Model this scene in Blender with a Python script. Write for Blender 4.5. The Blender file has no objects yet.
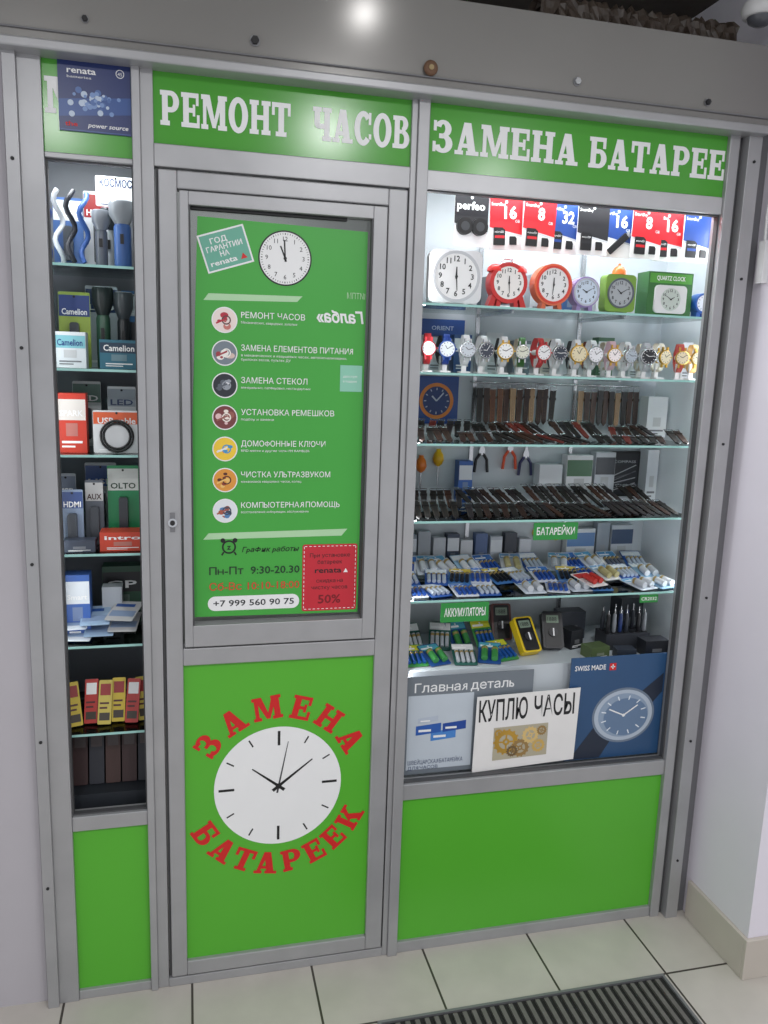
import bpy, math, random
from math import sin,cos,pi,radians
from mathutils import Matrix,Vector
random.seed(7)
SC=bpy.context.scene; COL=bpy.context.collection
SC.view_settings.view_transform='Standard'

# ---------------------------------------------------------------- materials
def lin(c):
    c=c/255.0
    return c/12.92 if c<=.04045 else ((c+.055)/1.055)**2.4
MATS={}
def mat(name,rgb,rough=.5,metal=0,emit=0,var=.06,scale=14,bump=0,spec=.5,coat=0):
    if name in MATS: return MATS[name]
    m=bpy.data.materials.new(name);m.use_nodes=True;nt=m.node_tree
    b=nt.nodes['Principled BSDF'];col=(lin(rgb[0]),lin(rgb[1]),lin(rgb[2]),1)
    tc=nt.nodes.new('ShaderNodeTexCoord');no=nt.nodes.new('ShaderNodeTexNoise')
    no.inputs['Scale'].default_value=scale;no.inputs['Detail'].default_value=4
    nt.links.new(tc.outputs['Object'],no.inputs['Vector'])
    mx=nt.nodes.new('ShaderNodeMix');mx.data_type='RGBA'
    nt.links.new(no.outputs['Fac'],mx.inputs['Factor'])
    mx.inputs['A'].default_value=tuple(x*(1-var) for x in col[:3])+(1,)
    mx.inputs['B'].default_value=tuple(min(1,x*(1+var)) for x in col[:3])+(1,)
    nt.links.new(mx.outputs['Result'],b.inputs['Base Color'])
    b.inputs['Roughness'].default_value=rough;b.inputs['Metallic'].default_value=metal
    b.inputs['Specular IOR Level'].default_value=spec
    b.inputs['Coat Weight'].default_value=coat
    if emit:
        b.inputs['Emission Color'].default_value=col;b.inputs['Emission Strength'].default_value=emit
    if bump:
        bp=nt.nodes.new('ShaderNodeBump');bp.inputs['Strength'].default_value=bump;bp.inputs['Distance'].default_value=.01
        nt.links.new(no.outputs['Fac'],bp.inputs['Height']);nt.links.new(bp.outputs['Normal'],b.inputs['Normal'])
    MATS[name]=m;return m
def C(r,g,b,rough=.45,**k):
    return mat('paint_%d_%d_%d_%d'%(r,g,b,int(rough*100)),(r,g,b),rough,**k)
def glassmat(name,tint,refl=1.0):
    m=bpy.data.materials.new(name);m.use_nodes=True;nt=m.node_tree;nt.nodes.clear()
    o=nt.nodes.new('ShaderNodeOutputMaterial');t=nt.nodes.new('ShaderNodeBsdfTransparent');g=nt.nodes.new('ShaderNodeBsdfGlossy')
    f=nt.nodes.new('ShaderNodeFresnel');f.inputs['IOR'].default_value=1.45
    mu=nt.nodes.new('ShaderNodeMath');mu.operation='MULTIPLY';mu.inputs[1].default_value=refl
    mx=nt.nodes.new('ShaderNodeMixShader');t.inputs[0].default_value=tint;g.inputs['Roughness'].default_value=.03
    nt.links.new(f.outputs[0],mu.inputs[0]);nt.links.new(mu.outputs[0],mx.inputs[0])
    nt.links.new(t.outputs[0],mx.inputs[1]);nt.links.new(g.outputs[0],mx.inputs[2]);nt.links.new(mx.outputs[0],o.inputs[0])
    return m
ALU=mat('brushed_aluminium',(166,166,168),.36,.35,var=.13,scale=11,bump=.03)
ALU2=mat('aluminium_dark_profile',(124,124,127),.42,.3,var=.1,scale=8)  # darker grey aluminium for side profiles, washers and edging
BEAM=mat('painted_shutter_beam',(140,138,135),.2,.3,var=.07,scale=3)
GREEN=mat('green_film',(84,174,46),.34,0,var=.06,scale=3)
GREEN2=mat('green_sign_film',(74,158,50),.2,0,var=.06,scale=3)
PGREEN=mat('poster_green',(66,164,62),.4,0,var=.08,scale=4)
WHITE=mat('white_vinyl',(236,236,236),.45,var=.02)
BLACK=mat('black_plastic',(18,18,20),.4)
RED=mat('red_vinyl',(205,28,30),.45)
PLAS=mat('white_plaster',(226,221,230),.8,var=.05,scale=5,bump=.15)
PLASL=mat('grey_lilac_plaster',(180,176,181),.8,var=.08,scale=4,bump=.15)
INT=mat('interior_white_laminate',(196,203,208),.5,var=.08,scale=5)
INTD=mat('interior_grey_wall',(150,152,152),.7,var=.06,scale=4)
DARK=mat('laminate_bottom_darkness',(42,46,52),.5,var=.1,scale=6)
MIDG=mat('mid_grey_laminate',(112,116,124),.5,var=.15,scale=6)
STEEL=mat('polished_steel',(200,202,205),.25,.9,var=.03)
GOLD=mat('gold_metal',(212,170,80),.3,.8)
GLASS=glassmat('window_glass',(.97,.985,.975,1),1.0)
SHELFG=glassmat('shelf_glass',(.86,.95,.93,1),1.0)
SHEDGE=mat('glass_edge_green',(150,196,190),.2,0,emit=.12)
SEAL=mat('grey_rubber_seal',(74,74,76),.6)

# ---------------------------------------------------------------- slab-serif glyphs
def rr(x0,z0,x1,z1):return [(x0,z0),(x1,z0),(x1,z1),(x0,z1)]
def arc(cx,cz,ro,so,ri,si,a0,a1,n=14):
    out=[]
    for i in range(n):
        a=radians(a0+(a1-a0)*i/n);b=radians(a0+(a1-a0)*(i+1)/n)
        out.append([(cx+ri*cos(a),cz+si*sin(a)),(cx+ro*cos(a),cz+so*sin(a)),(cx+ro*cos(b),cz+so*sin(b)),(cx+ri*cos(b),cz+si*sin(b))])
    return out
def stem(x,w=.25,l=.08,r=.08):
    return [rr(x,0,x+w,1),rr(x-l,0,x+w+r,.14),rr(x-l,.86,x+w+r,1)]
G={}
G['Р']=(.84,stem(.08,r=.08)+[rr(.3,.86,.46,1),rr(.3,.38,.46,.53)]+arc(.46,.69,.36,.31,.1,.16,-90,90))
G['Б']=(.84,stem(.08,r=0)+[rr(.3,.86,.76,1),rr(.62,.64,.76,1),rr(.3,0,.46,.14),rr(.3,.47,.46,.62)]+arc(.46,.31,.36,.31,.1,.17,-90,90))
G['В']=(.84,stem(.08,r=0)+[rr(.3,.87,.43,1),rr(.3,.46,.45,.58),rr(.3,0,.46,.14)]+arc(.43,.76,.31,.24,.06,.11,-90,90)+arc(.46,.29,.36,.29,.1,.15,-90,90))
G['З']=(.78,arc(.37,.74,.33,.27,.08,.14,-90,165)+arc(.37,.29,.39,.3,.12,.16,-165,90)+[rr(.22,.44,.38,.59),rr(0,.66,.12,.98),rr(-.02,.02,.1,.34)])
G['О']=(.88,arc(.44,.5,.44,.53,.17,.36,0,360,28))
G['С']=(.84,arc(.43,.5,.43,.53,.16,.36,42,318,22)+[rr(.68,.62,.8,.99),rr(.7,.18,.82,.34)])
G['Е']=(.8,stem(.08,r=0)+[rr(.3,.86,.76,1),rr(.3,0,.8,.14),rr(.3,.43,.6,.57),rr(.64,.64,.76,1),rr(.68,0,.8,.38),rr(.5,.33,.61,.67)])
G['Н']=(.94,stem(.08)+stem(.62)+[rr(.3,.43,.64,.57)])
G['М']=(1.14,stem(.08,.15)+stem(.82,.24)+[[(.1,1),(.38,1),(.66,.05),(.5,.05)],[(.8,1),(1.0,1),(.64,.05),(.5,.05)]])
G['Т']=(.86,[rr(.3,0,.56,1),rr(.18,0,.68,.14),rr(0,.86,.86,1),rr(0,.62,.13,1),rr(.73,.62,.86,1)])
G['А']=(.96,[[(.08,0),(.23,0),(.53,1),(.34,1)],[(.55,0),(.86,0),(.62,1),(.34,1)],rr(.22,.22,.68,.35),rr(0,0,.34,.13),rr(.46,0,.96,.13)])
G['Ч']=(.88,stem(.56,.25)+[rr(.1,.5,.35,1),rr(.02,.86,.43,1),rr(.22,.36,.6,.51)]+arc(.28,.54,.18,.18,.0,.0,180,270))
G['К']=(.98,stem(.08)+[[(.3,.40),(.46,.40),(.84,.95),(.6,.95)],[(.38,.52),(.58,.68),(.92,.05),(.62,.05)],rr(.52,.87,.92,1),rr(.52,0,.98,.13)])

# ---------------------------------------------------------------- text
_T={};_T1={}
def tmesh1(s,bold,shear):
    k=(s,bold,shear)
    if k in _T1:return _T1[k]
    cu=bpy.data.curves.new('t','FONT');cu.body=s.replace('Р','P').replace('р','p');cu.size=1;cu.offset=bold;cu.shear=shear;cu.resolution_u=2
    ob=bpy.data.objects.new('t',cu);COL.objects.link(ob)
    dg=bpy.context.evaluated_depsgraph_get();dg.update()
    me=bpy.data.meshes.new_from_object(ob.evaluated_get(dg))
    vs=[(v.co.x,v.co.y) for v in me.vertices];fs=[tuple(p.vertices) for p in me.polygons]
    bpy.data.objects.remove(ob);bpy.data.curves.remove(cu);bpy.data.meshes.remove(me)
    _T1[k]=(vs,fs);return _T1[k]
CAP=max(v[1] for v in tmesh1('H',0,0)[0])
def special(g,bold,shear):
    st=.095+2*bold;P=None;q=.74 if g.islower() else 1.0
    if g in 'Яя':
        vs,fs=tmesh1('R',bold,0);m1=max(v[0] for v in vs);vs=[((m1-v[0])*q,v[1]*q) for v in vs];return vs,[f[::-1] for f in fs]
    if g=='н':
        vs,fs=tmesh1('H',bold,shear);return [(v[0]*.8,v[1]*.74) for v in vs],fs
    if g in 'Ьь':
        h=CAP*q;P=[rr(0,0,st,h),rr(st,0,.22*q+.04,st*.9),rr(st,h*.5,.22*q+.04,h*.5+st*.9)]+arc(.22*q+.04,h*.27+st*.1,.22*q,h*.27+st*.35-.0,.22*q-st,h*.27-st*.55,-90,90,10)
    if g in 'Фф':
        h=CAP;P=[rr(.36-st/2,-.02,.36+st/2,h+.02)]+arc(.36,h*.5,.36,h*.36,.36-st,h*.36-st*.9,0,360,24)
    V=[];F=[]
    for p in P:
        o=len(V);V+=[(a+shear*b,b) for a,b in p];F.append(tuple(range(o,o+len(p))))
    return V,F
SPEC='ЯяньЬФф'.replace('n','')
def tmesh(s,bold=0,shear=0):
    k=(s,bold,shear)
    if k in _T:return _T[k]
    if not any(c in SPEC for c in s):
        _T[k]=tmesh1(s,bold,shear);return _T[k]
    segs=[];cur=''
    for ch in s:
        if ch in SPEC:
            if cur:segs.append(cur)
            segs.append(ch);cur=''
        else:cur+=ch
    if cur:segs.append(cur)
    V=[];F=[];x=0
    for g in segs:
        if len(g)==1 and g in SPEC:vs,fs=special(g,bold,shear)
        else:vs,fs=tmesh1(g,bold,shear)
        if not vs:x+=.25;continue
        lead=.26 if g[0]==' ' else .075;mn=min(v[0] for v in vs)
        o=len(V);V+=[(v[0]-mn+x+lead,v[1]) for v in vs];F+=[tuple(o+i for i in f) for f in fs]
        x=max(v[0] for v in V)+(.22 if g[-1]==' ' else 0)
    _T[k]=(V,F);return _T[k]

# ---------------------------------------------------------------- mesh builder
class B:
    def __init__(s):s.v=[];s.f=[];s.m=[];s.mt=[];s.sm=[]
    def mi(s,m):
        if m not in s.mt:s.mt.append(m)
        return s.mt.index(m)
    def add(s,vs,fs,m,smooth=False):
        o=len(s.v);s.v+=[tuple(v) for v in vs];i=s.mi(m)
        for f in fs:s.f.append(tuple(o+k for k in f));s.m.append(i);s.sm.append(smooth)
        return s
    def box(s,x0,x1,y0,y1,z0,z1,m):
        vs=[(x,y,z) for x in (x0,x1) for y in (y0,y1) for z in (z0,z1)]
        return s.add(vs,[(0,1,3,2),(4,6,7,5),(0,4,5,1),(2,3,7,6),(0,2,6,4),(1,5,7,3)],m)
    def poly(s,pts,y,m):
        return s.add([(p[0],y,p[1]) for p in pts],[tuple(range(len(pts)))],m)
    def quad(s,x0,x1,z0,z1,y,m):return s.poly(rr(x0,z0,x1,z1),y,m)
    def prism(s,pts,y0,y1,m,smooth=False):
        n=len(pts);s.add([(p[0],y0,p[1]) for p in pts],[tuple(range(n))],m)
        s.add([(p[0],y1,p[1]) for p in pts],[tuple(range(n-1,-1,-1))],m)
        vs=[(p[0],y0,p[1]) for p in pts]+[(p[0],y1,p[1]) for p in pts]
        return s.add(vs,[(i,i+n,(i+1)%n+n,(i+1)%n) for i in range(n)],m,smooth)
    def disc(s,cx,cz,r,y,m,n=28,rz=None):
        return s.poly([(cx+r*cos(2*pi*i/n),cz+(rz or r)*sin(2*pi*i/n)) for i in range(n)],y,m)
    def ring(s,cx,cz,ro,ri,y,m,n=32):
        for q in arc(cx,cz,ro,ro,ri,ri,0,360,n):s.poly(q,y,m)
        return s
    def line(s,x0,z0,x1,z1,w,y,m,w1=None):
        d=math.hypot(x1-x0,z1-z0) or 1;nx,nz=-(z1-z0)/d,(x1-x0)/d;a=w/2;b=(w if w1 is None else w1)/2
        return s.poly([(x0-nx*a,z0-nz*a),(x1-nx*b,z1-nz*b),(x1+nx*b,z1+nz*b),(x0+nx*a,z0+nz*a)],y,m)
    def cyl(s,c,ax,r,h,m,n=20,r2=None):
        r2=r if r2 is None else r2;vs=[]
        for k,(rad,t) in enumerate(((r,0),(r2,h))):
            for i in range(n):
                a=2*pi*i/n;u,w=rad*cos(a),rad*sin(a)
                vs.append({'z':(c[0]+u,c[1]+w,c[2]+t),'y':(c[0]+u,c[1]+t,c[2]+w),'x':(c[0]+t,c[1]+u,c[2]+w)}[ax])
        s.add(vs,[(i,(i+1)%n,(i+1)%n+n,i+n) for i in range(n)],m,True)
        return s.add(vs,[tuple(range(n))[::-1],tuple(range(n,2*n))],m)
    def lathe(s,prof,c,m,n=20,ax='z'):
        vs=[];k=len(prof)
        for r,t in prof:
            for i in range(n):
                a=2*pi*i/n;u,w=r*cos(a),r*sin(a)
                vs.append({'z':(c[0]+u,c[1]+w,c[2]+t),'y':(c[0]+u,c[1]+t,c[2]+w),'x':(c[0]+t,c[1]+u,c[2]+w)}[ax])
        fs=[(j*n+i,j*n+(i+1)%n,(j+1)*n+(i+1)%n,(j+1)*n+i) for j in range(k-1) for i in range(n)]
        s.add(vs,fs,m,True);return s.add(vs,[tuple(range(n))[::-1],tuple(range((k-1)*n,k*n))],m)
    def tube(s,pts,r,m,n=8,closed=False):
        P=[Vector(p) for p in pts];k=len(P);vs=[]
        for i,p in enumerate(P):
            d=(P[(i+1)%k]-P[i-1]) if closed else (P[min(i+1,k-1)]-P[max(i-1,0)])
            d.normalize();u=d.orthogonal() if abs(d.y)>.9 else d.cross(Vector((0,1,0)));u.normalize();w=d.cross(u)
            for j in range(n):
                a=2*pi*j/n;vs.append(p+u*(r*cos(a))+w*(r*sin(a)))
        rg=k if closed else k-1
        return s.add(vs,[(i*n+j,i*n+(j+1)%n,((i+1)%k)*n+(j+1)%n,((i+1)%k)*n+j) for i in range(rg) for j in range(n)],m,True)
    def text(s,t,x,z,y,cap,m,width=None,al='L',rot=0,mirror=False,bold=0,shear=0):
        vs,fs=tmesh(t,bold,shear)
        if not vs:return s
        mn=min(v[0] for v in vs);mx=max(v[0] for v in vs);sz=cap/CAP;sx=sz if width is None else width/(mx-mn)
        W=(mx-mn)*sx;off={'L':0,'C':-W/2,'R':-W}[al];ca,sa=cos(radians(rot)),sin(radians(rot));out=[]
        for a,b in vs:
            px=(a-mn)*sx+off;pz=b*sz
            if mirror:px=W+2*off-px
            out.append((x+px*ca-pz*sa,y,z+px*sa+pz*ca))
        return s.add(out,fs,m)
    def glyphs(s,t,x,z,y,h,m,width=None,gap=.07):
        ws=[G[c][0] if c in G else .4 for c in t];tot=sum(ws)+gap*(len(t)-1);sx=h if width is None else width/tot
        cx=0;k=0
        for c,w in zip(t,ws):
            for p in (G[c][1] if c in G else []):
                k+=1;s.poly([(x+(cx+a)*sx,z+b*h) for a,b in p],y-.00002*(k%7),m)
            cx+=w+gap
        return s
def rrect(x0,x1,z0,z1,r,n=5):
    out=[]
    for cx,cz,a in ((x1-r,z0+r,-90),(x1-r,z1-r,0),(x0+r,z1-r,90),(x0+r,z0+r,180)):
        for i in range(n+1):
            t=radians(a+90*i/n);out.append((cx+r*cos(t),cz+r*sin(t)))
    return out
def circ(cx,cz,r,n=28,rz=None):return [(cx+r*cos(2*pi*i/n),cz+(rz or r)*sin(2*pi*i/n)) for i in range(n)]

def mesh(name,b,org=(0,0,0)):
    me=bpy.data.meshes.new(name)
    me.from_pydata([(v[0]-org[0],v[1]-org[1],v[2]-org[2]) for v in b.v],[],b.f)
    for m in b.mt:me.materials.append(m)
    me.polygons.foreach_set('material_index',b.m);me.polygons.foreach_set('use_smooth',b.sm);me.update()
    o=bpy.data.objects.new(name,me);COL.objects.link(o);return o
def bevel(o,w=.003):
    md=o.modifiers.new('bevel','BEVEL');md.width=w;md.segments=2;md.limit_method='ANGLE';return o
def struct(name,b,bev=0,label=None):
    o=mesh(name,b);o['kind']='structure'
    if label:o['label']=label
    if bev:bevel(o,bev)
    return o
# parts: (name, builder, label or None, name of the part it belongs to or None)
def thing(name,label,cat,loc,parts,group=None,rot=(0,0,0),org=(0,0,0)):
    if len(parts)==1:o=mesh(name,parts[0][1],org)
    else:
        o=bpy.data.objects.new(name,None);o.empty_display_size=.05;COL.objects.link(o);made={}
        for p in parts:
            c=mesh(p[0],p[1],org);c.parent=made[p[3]] if len(p)>3 and p[3] else o
            made.setdefault(p[0],c)
            if len(p)>2 and p[2]:c['label']=p[2]
    o.location=loc;o.rotation_euler=rot;o['category']=cat;o['label']=label
    if group:o['group']=group
    return o
KIDS={}
def kids(o):
    if o.name not in KIDS:KIDS[o.name]=list(o.children)
    return KIDS[o.name]
def dup(src,loc,rot=(0,0,0),label=None):
    o=src.copy();COL.objects.link(o);o.location=loc;o.rotation_euler=rot
    if label:o['label']=label
    for c in kids(src):
        k=c.copy();COL.objects.link(k);k.parent=o
        for c2 in kids(c):
            k2=c2.copy();COL.objects.link(k2);k2.parent=k
    return o

# ================================================================ ROOM
def tilemat():
    m=bpy.data.materials.new('beige_floor_tile');m.use_nodes=True;nt=m.node_tree;b=nt.nodes['Principled BSDF']
    tc=nt.nodes.new('ShaderNodeTexCoord');mp=nt.nodes.new('ShaderNodeMapping');mp.inputs['Location'].default_value=(.335,.905,0)
    br=nt.nodes.new('ShaderNodeTexBrick');br.offset=0;br.squash=1
    br.inputs['Scale'].default_value=1;br.inputs['Brick Width'].default_value=.33;br.inputs['Row Height'].default_value=.33
    br.inputs['Mortar Size'].default_value=.0035;br.inputs['Mortar Smooth'].default_value=.2
    br.inputs['Color1'].default_value=(lin(204),lin(198),lin(190),1);br.inputs['Color2'].default_value=(lin(196),lin(190),lin(181),1)
    br.inputs['Mortar'].default_value=(lin(70),lin(64),lin(58),1)
    no=nt.nodes.new('ShaderNodeTexNoise');no.inputs['Scale'].default_value=9;no.inputs['Detail'].default_value=6
    mx=nt.nodes.new('ShaderNodeMix');mx.data_type='RGBA';mx.blend_type='MULTIPLY';mx.inputs['Factor'].default_value=.25
    nt.links.new(tc.outputs['Object'],mp.inputs['Vector']);nt.links.new(mp.outputs[0],br.inputs['Vector']);nt.links.new(tc.outputs['Object'],no.inputs['Vector'])
    nt.links.new(br.outputs['Color'],mx.inputs['A']);nt.links.new(no.outputs['Fac'],mx.inputs['B']);nt.links.new(mx.outputs['Result'],b.inputs['Base Color'])
    b.inputs['Roughness'].default_value=.38
    bp=nt.nodes.new('ShaderNodeBump');bp.invert=True;bp.inputs['Strength'].default_value=.4;bp.inputs['Distance'].default_value=.004
    nt.links.new(br.outputs['Fac'],bp.inputs['Height']);nt.links.new(bp.outputs[0],b.inputs['Normal']);return m
TILE=tilemat()
struct('floor',B().box(-1.6,2.4,-4,1.75,-.05,0,TILE))
CEIL=mat('rough_brown_ceiling',(58,50,44),.85,var=.5,scale=9,bump=.8)
CEILW=mat('pale_corridor_ceiling',(194,194,192),.8,var=.04,scale=3)
struct('ceiling',B().box(-1.6,2.4,-4,1.75,2.785,2.83,CEILW).box(-1.6,2.4,-.05,1.69,2.77,2.784,CEIL))
struct('wall_left',B().box(-1.6,-.378,.0,.05,0,2.77,PLASL))
struct('wall_inner',B().box(-.46,-.40,.05,1.7,0,2.77,INTD))
struct('wall_back',B().box(-.46,2.4,1.7,1.75,0,2.77,INTD))
struct('wall_right',B().box(1.527,2.4,-.3,1.7,0,2.77,PLAS))
SK=mat('beige_skirting_tile',(192,184,174),.35,var=.08,scale=8)
struct('baseboard_right',B().box(1.514,1.527,-.3,-.035,.0,.125,SK),.002)
struct('baseboard_pillar',B().box(1.514,1.72,-.313,-.3,.0,.125,SK).box(1.725,2.1,-.313,-.3,.0,.125,SK),.002)

# ================================================================ SHOPFRONT PROFILES
n=[0]
def trim(b,bev=.002,label=None):
    n[0]+=1;return struct('trim_%d'%n[0],b,bev,label)
DK=C(30,30,32,.6)
def screws(b,x,y,zs):
    for z in zs:b.cyl((x,y,z),'y',.004,.003,DK,10)
    return b
b=B().box(-.372,-.345,-.03,.03,0,2.33,ALU).box(-.3452,-.297,-.018,.03,0,2.33,ALU)
trim(screws(b,-.359,-.0325,(.35,.75,1.2,1.7,2.1)),label='left aluminium post of the shopfront')
trim(B().box(-.112,-.094,-.022,.03,0,2.33,ALU).box(-.0945,-.066,-.014,.03,0,2.33,ALU))
trim(B().box(.531,.546,-.016,.03,0,2.33,ALU).box(.546,.574,-.024,.03,0,2.33,ALU))
b=B().box(1.402,1.432,-.02,.03,0,2.33,ALU).box(1.432,1.448,-.006,.03,0,2.33,SEAL);trim(b)
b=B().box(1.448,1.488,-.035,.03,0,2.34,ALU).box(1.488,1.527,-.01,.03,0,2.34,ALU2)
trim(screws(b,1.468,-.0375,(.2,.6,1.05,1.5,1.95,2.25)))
def rail(x0,x1,z0,z1,y=-.014,m=ALU):return trim(B().box(x0,x1,y,.028,z0,z1,m))
rail(-.297,-.112,2.112,2.124);rail(-.297,-.112,.49,.53);rail(-.297,-.112,0,.026)
rail(-.066,.531,2.113,2.162,-.016);rail(-.066,.531,0,.026,-.016)
rail(.574,1.402,2.116,2.160,-.012,mat('pale_aluminium',(192,192,194),.35,.3,var=.1));rail(.574,1.402,.485,.532);rail(.574,1.402,0,.034)
b=B().box(-.377,1.527,-.05,.05,2.335,2.528,BEAM)
b.box(-.377,1.527,-.056,-.05,2.352,2.356,ALU2)
trim(b,.004,'grey painted shutter beam over the shopfront')
trim(B().box(-.377,1.49,-.062,.03,2.314,2.335,ALU),.004,'rounded aluminium lip under the shutter beam')
for x,z,m,r in ((.155,2.385,DK,.009),(.935,2.385,STEEL,.008),(1.30,2.375,DK,.007),(-.2,2.385,DK,.006)):
    b=B().cyl((0,0,0),'y',r*1.3,.0015,ALU2,16).cyl((0,-.007,0),'y',r,.007,m,6)
    thing('bolt','small hexagonal bolt head on the grey beam','bolt',(x,-.0525,z),[('head',b)],group='bolts on the beam')
b=B().lathe([(.017,0),(.017,-.003),(.012,-.006),(.008,-.007)],(0,0,0),C(104,76,56,.7),20,'y').cyl((0,-.009,0),'y',.006,.003,C(150,130,90,.5),12)
thing('screw_washer','brown round washer with a screw on the beam edge','washer',(.56,-.057,2.372),[('washer',b)])

def winframe(x0,x1,z0,z1):
    t=.004;b=B()
    b.box(x0,x0+t,-.004,.012,z0,z1,SEAL).box(x1-t,x1,-.004,.012,z0,z1,SEAL).box(x0+t,x1-t,-.004,.012,z0,z0+t,SEAL).box(x0+t,x1-t,-.004,.012,z1-t,z1,SEAL);return b
struct('window_1',winframe(-.297,-.112,.53,2.112));struct('window_2',winframe(.574,1.402,.532,2.116))

# ================================================================ SIGN BANDS
def sign(label,x0,x1,z0,z1,words):
    p=B().box(x0,x1,-.007,.012,z0,z1,GREEN2);t=B()
    for w,x,z,h,wd in words:t.glyphs(w,x,z,-.0078,h,WHITE,wd)
    return thing('sign_panel',label,'sign',((x0+x1)/2,0,z0),[('panel',p),('lettering',t,'white slab-serif lettering')],org=((x0+x1)/2,0,z0),group='green sign band above the shopfront')
sign('green sign panel with partial white letter behind a blue poster',-.297,-.112,2.124,2.332,[('М',-.292,2.205,.074,.082)])
sign('green sign panel with white lettering above the door',-.066,.531,2.162,2.332,[('РЕМОНТ',-.051,2.203,.073,.292),('ЧАСОВ',.292,2.203,.073,.237)])
sign('green sign panel with white lettering above the display window',.574,1.402,2.160,2.332,[('ЗАМЕНА',.588,2.203,.074,.385),('БАТАРЕЕ',1.003,2.203,.074,.397)])
def clad(label,x0,x1,z0,z1):
    return thing('cladding_panel',label,'panel',((x0+x1)/2,0,z0),[('panel',B().box(x0,x1,-.004,.014,z0,z1,GREEN))],org=((x0+x1)/2,0,z0),group='glossy green lower panels')
clad('narrow glossy green panel under the small display window',-.297,-.112,.026,.49)
clad('wide glossy green panel under the large display window',.574,1.402,.034,.485)

BLUE=C(26,44,100,.3);b=B().box(-.264,-.113,-.0105,-.0085,2.171,2.318,BLUE)
b.poly([(-.264,2.2),(-.113,2.215),(-.113,2.25),(-.264,2.235)],-.0107,C(40,76,140,.3))
b.quad(-.262,-.115,2.173,2.1745,-.0108,C(60,90,150,.3)).quad(-.262,-.115,2.3145,2.316,-.0108,C(60,90,150,.3))
t=B().text('renata',-.245,2.29,-.0112,.012,WHITE,.06,bold=.02).text('batteries',-.245,2.28,-.0112,.005,WHITE,.05)
t.text('the',-.252,2.182,-.0112,.009,RED,.026,bold=.02).text('power source',-.205,2.182,-.0112,.009,WHITE,.085,shear=.2,bold=.015)
t.ring(-.135,2.297,.009,.0075,-.0112,WHITE,16).text('45',-.140,2.293,-.0112,.007,WHITE)
s=B()
for i in range(46):
    x=-.188+random.gauss(0,.026);z=2.237+random.gauss(0,.012);r=random.uniform(.003,.007);x=min(-.122,max(-.255,x))
    s.disc(x,z,r,-.0109-i*.00001,[C(180,195,215,.3),C(110,140,190,.3),C(64,98,158,.3)][i%3],12)
thing('poster','blue battery advertising poster with silver coin cells on green sign','poster',(-.188,0,2.171),[('sheet',b),('lettering',t,None,'sheet'),('picture',s,None,'sheet')],org=(-.188,0,2.171))

# ================================================================ DOOR
door=bpy.data.objects.new('door_1',None);COL.objects.link(door);door['kind']='structure';door['label']='aluminium door with an upper window sash and green lower panel'
def dpart(name,b,lab=None,bev=0,par=None):
    o=mesh(name,b);o.parent=par or door
    if lab:o['label']=lab
    if bev:bevel(o,bev)
    return o
y0=-.018
b=B().box(-.058,-.017,y0,.025,.03,2.108,ALU).box(.48,.527,y0,.025,.03,2.108,ALU)
b.box(-.017,.48,y0,.025,.03,.073,ALU).box(-.017,.48,y0,.025,.922,.968,ALU).box(-.017,.48,y0,.025,2.068,2.108,ALU)
fr=dpart('door_frame',b,None,.003)
dpart('door_seal',B().box(-.064,-.059,-.008,.02,.03,2.11,SEAL).box(.5275,.5305,-.008,.02,.03,2.11,SEAL))
b=B().box(-.012,.008,-.026,.012,.974,2.064,ALU).box(.442,.476,-.026,.012,.974,2.064,ALU).box(.008,.442,-.026,.012,.974,1.03,ALU).box(.008,.442,-.026,.012,2.034,2.064,ALU)
b.box(.0085,.012,-.027,-.012,1.03,2.034,SEAL).box(.437,.442,-.027,-.012,1.03,2.034,SEAL).box(.012,.38,-.012,.0,2.026,2.034,DK)  # last box is a dark strip painting the shade of the gap above the poster
sash=dpart('window_sash',b,'aluminium window sash set in the door',.002)
dpart('glass_pane',B().box(.008,.442,.0,.005,1.03,2.034,GLASS),par=sash)
lp=dpart('lower_panel',B().box(-.017,.48,-.006,.01,.073,.922,GREEN))
b=B();cx,cz,R=.228,.562,.171;yy=-.0068
b.disc(cx,cz,R,yy,WHITE,64)
for i in range(12):
    a=i*pi/6;r0=.118 if i%3==0 else .137
    b.line(cx+r0*sin(a),cz+r0*cos(a),cx+.159*sin(a),cz+.159*cos(a),.007 if i%3==0 else .004,yy-.0003,BLACK)
def hand(ang,L,w,m=BLACK,tail=.02,dy=.0005):
    a=radians(ang);b.line(cx-tail*sin(a),cz-tail*cos(a),cx+L*sin(a),cz+L*cos(a),w,yy-dy,m,w*.35)
hand(-52,.09,.009);hand(52,.115,.009,dy=.0007);hand(11,.13,.005,C(60,62,68,.4),dy=.0009)
b.disc(cx,cz,.008,yy-.0012,BLACK,16)
dpart('clock_emblem',b,'printed white clock face with black hands',par=lp)
b=B()
def arcglyph(ch,ang,rc,h,flip):
    w,ps=G[ch];sx=h*1.02;a=radians(ang);ux,uz=cos(a),sin(a)
    if not flip:up=(ux,uz);rt=(uz,-ux)
    else:up=(-ux,-uz);rt=(-uz,ux)
    for k,p in enumerate(ps):
        b.poly([(cx+rc*ux+rt[0]*(q[0]-w/2)*sx+up[0]*(q[1]-.5)*h,cz+rc*uz+rt[1]*(q[0]-w/2)*sx+up[1]*(q[1]-.5)*h) for q in p],yy-.0002-.00002*(k%7),RED)
for ch,a in zip('ЗАМЕНА',(144,122,98,75,54,31)):arcglyph(ch,a,.228,.066,False)
for ch,a in zip('БАТАРЕЕК',(212,229.5,246,262,279.5,296,312,330)):arcglyph(ch,a,.228,.064,True)
dpart('lettering',b,'red slab-serif letters curved around the clock',par=lp)
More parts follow.
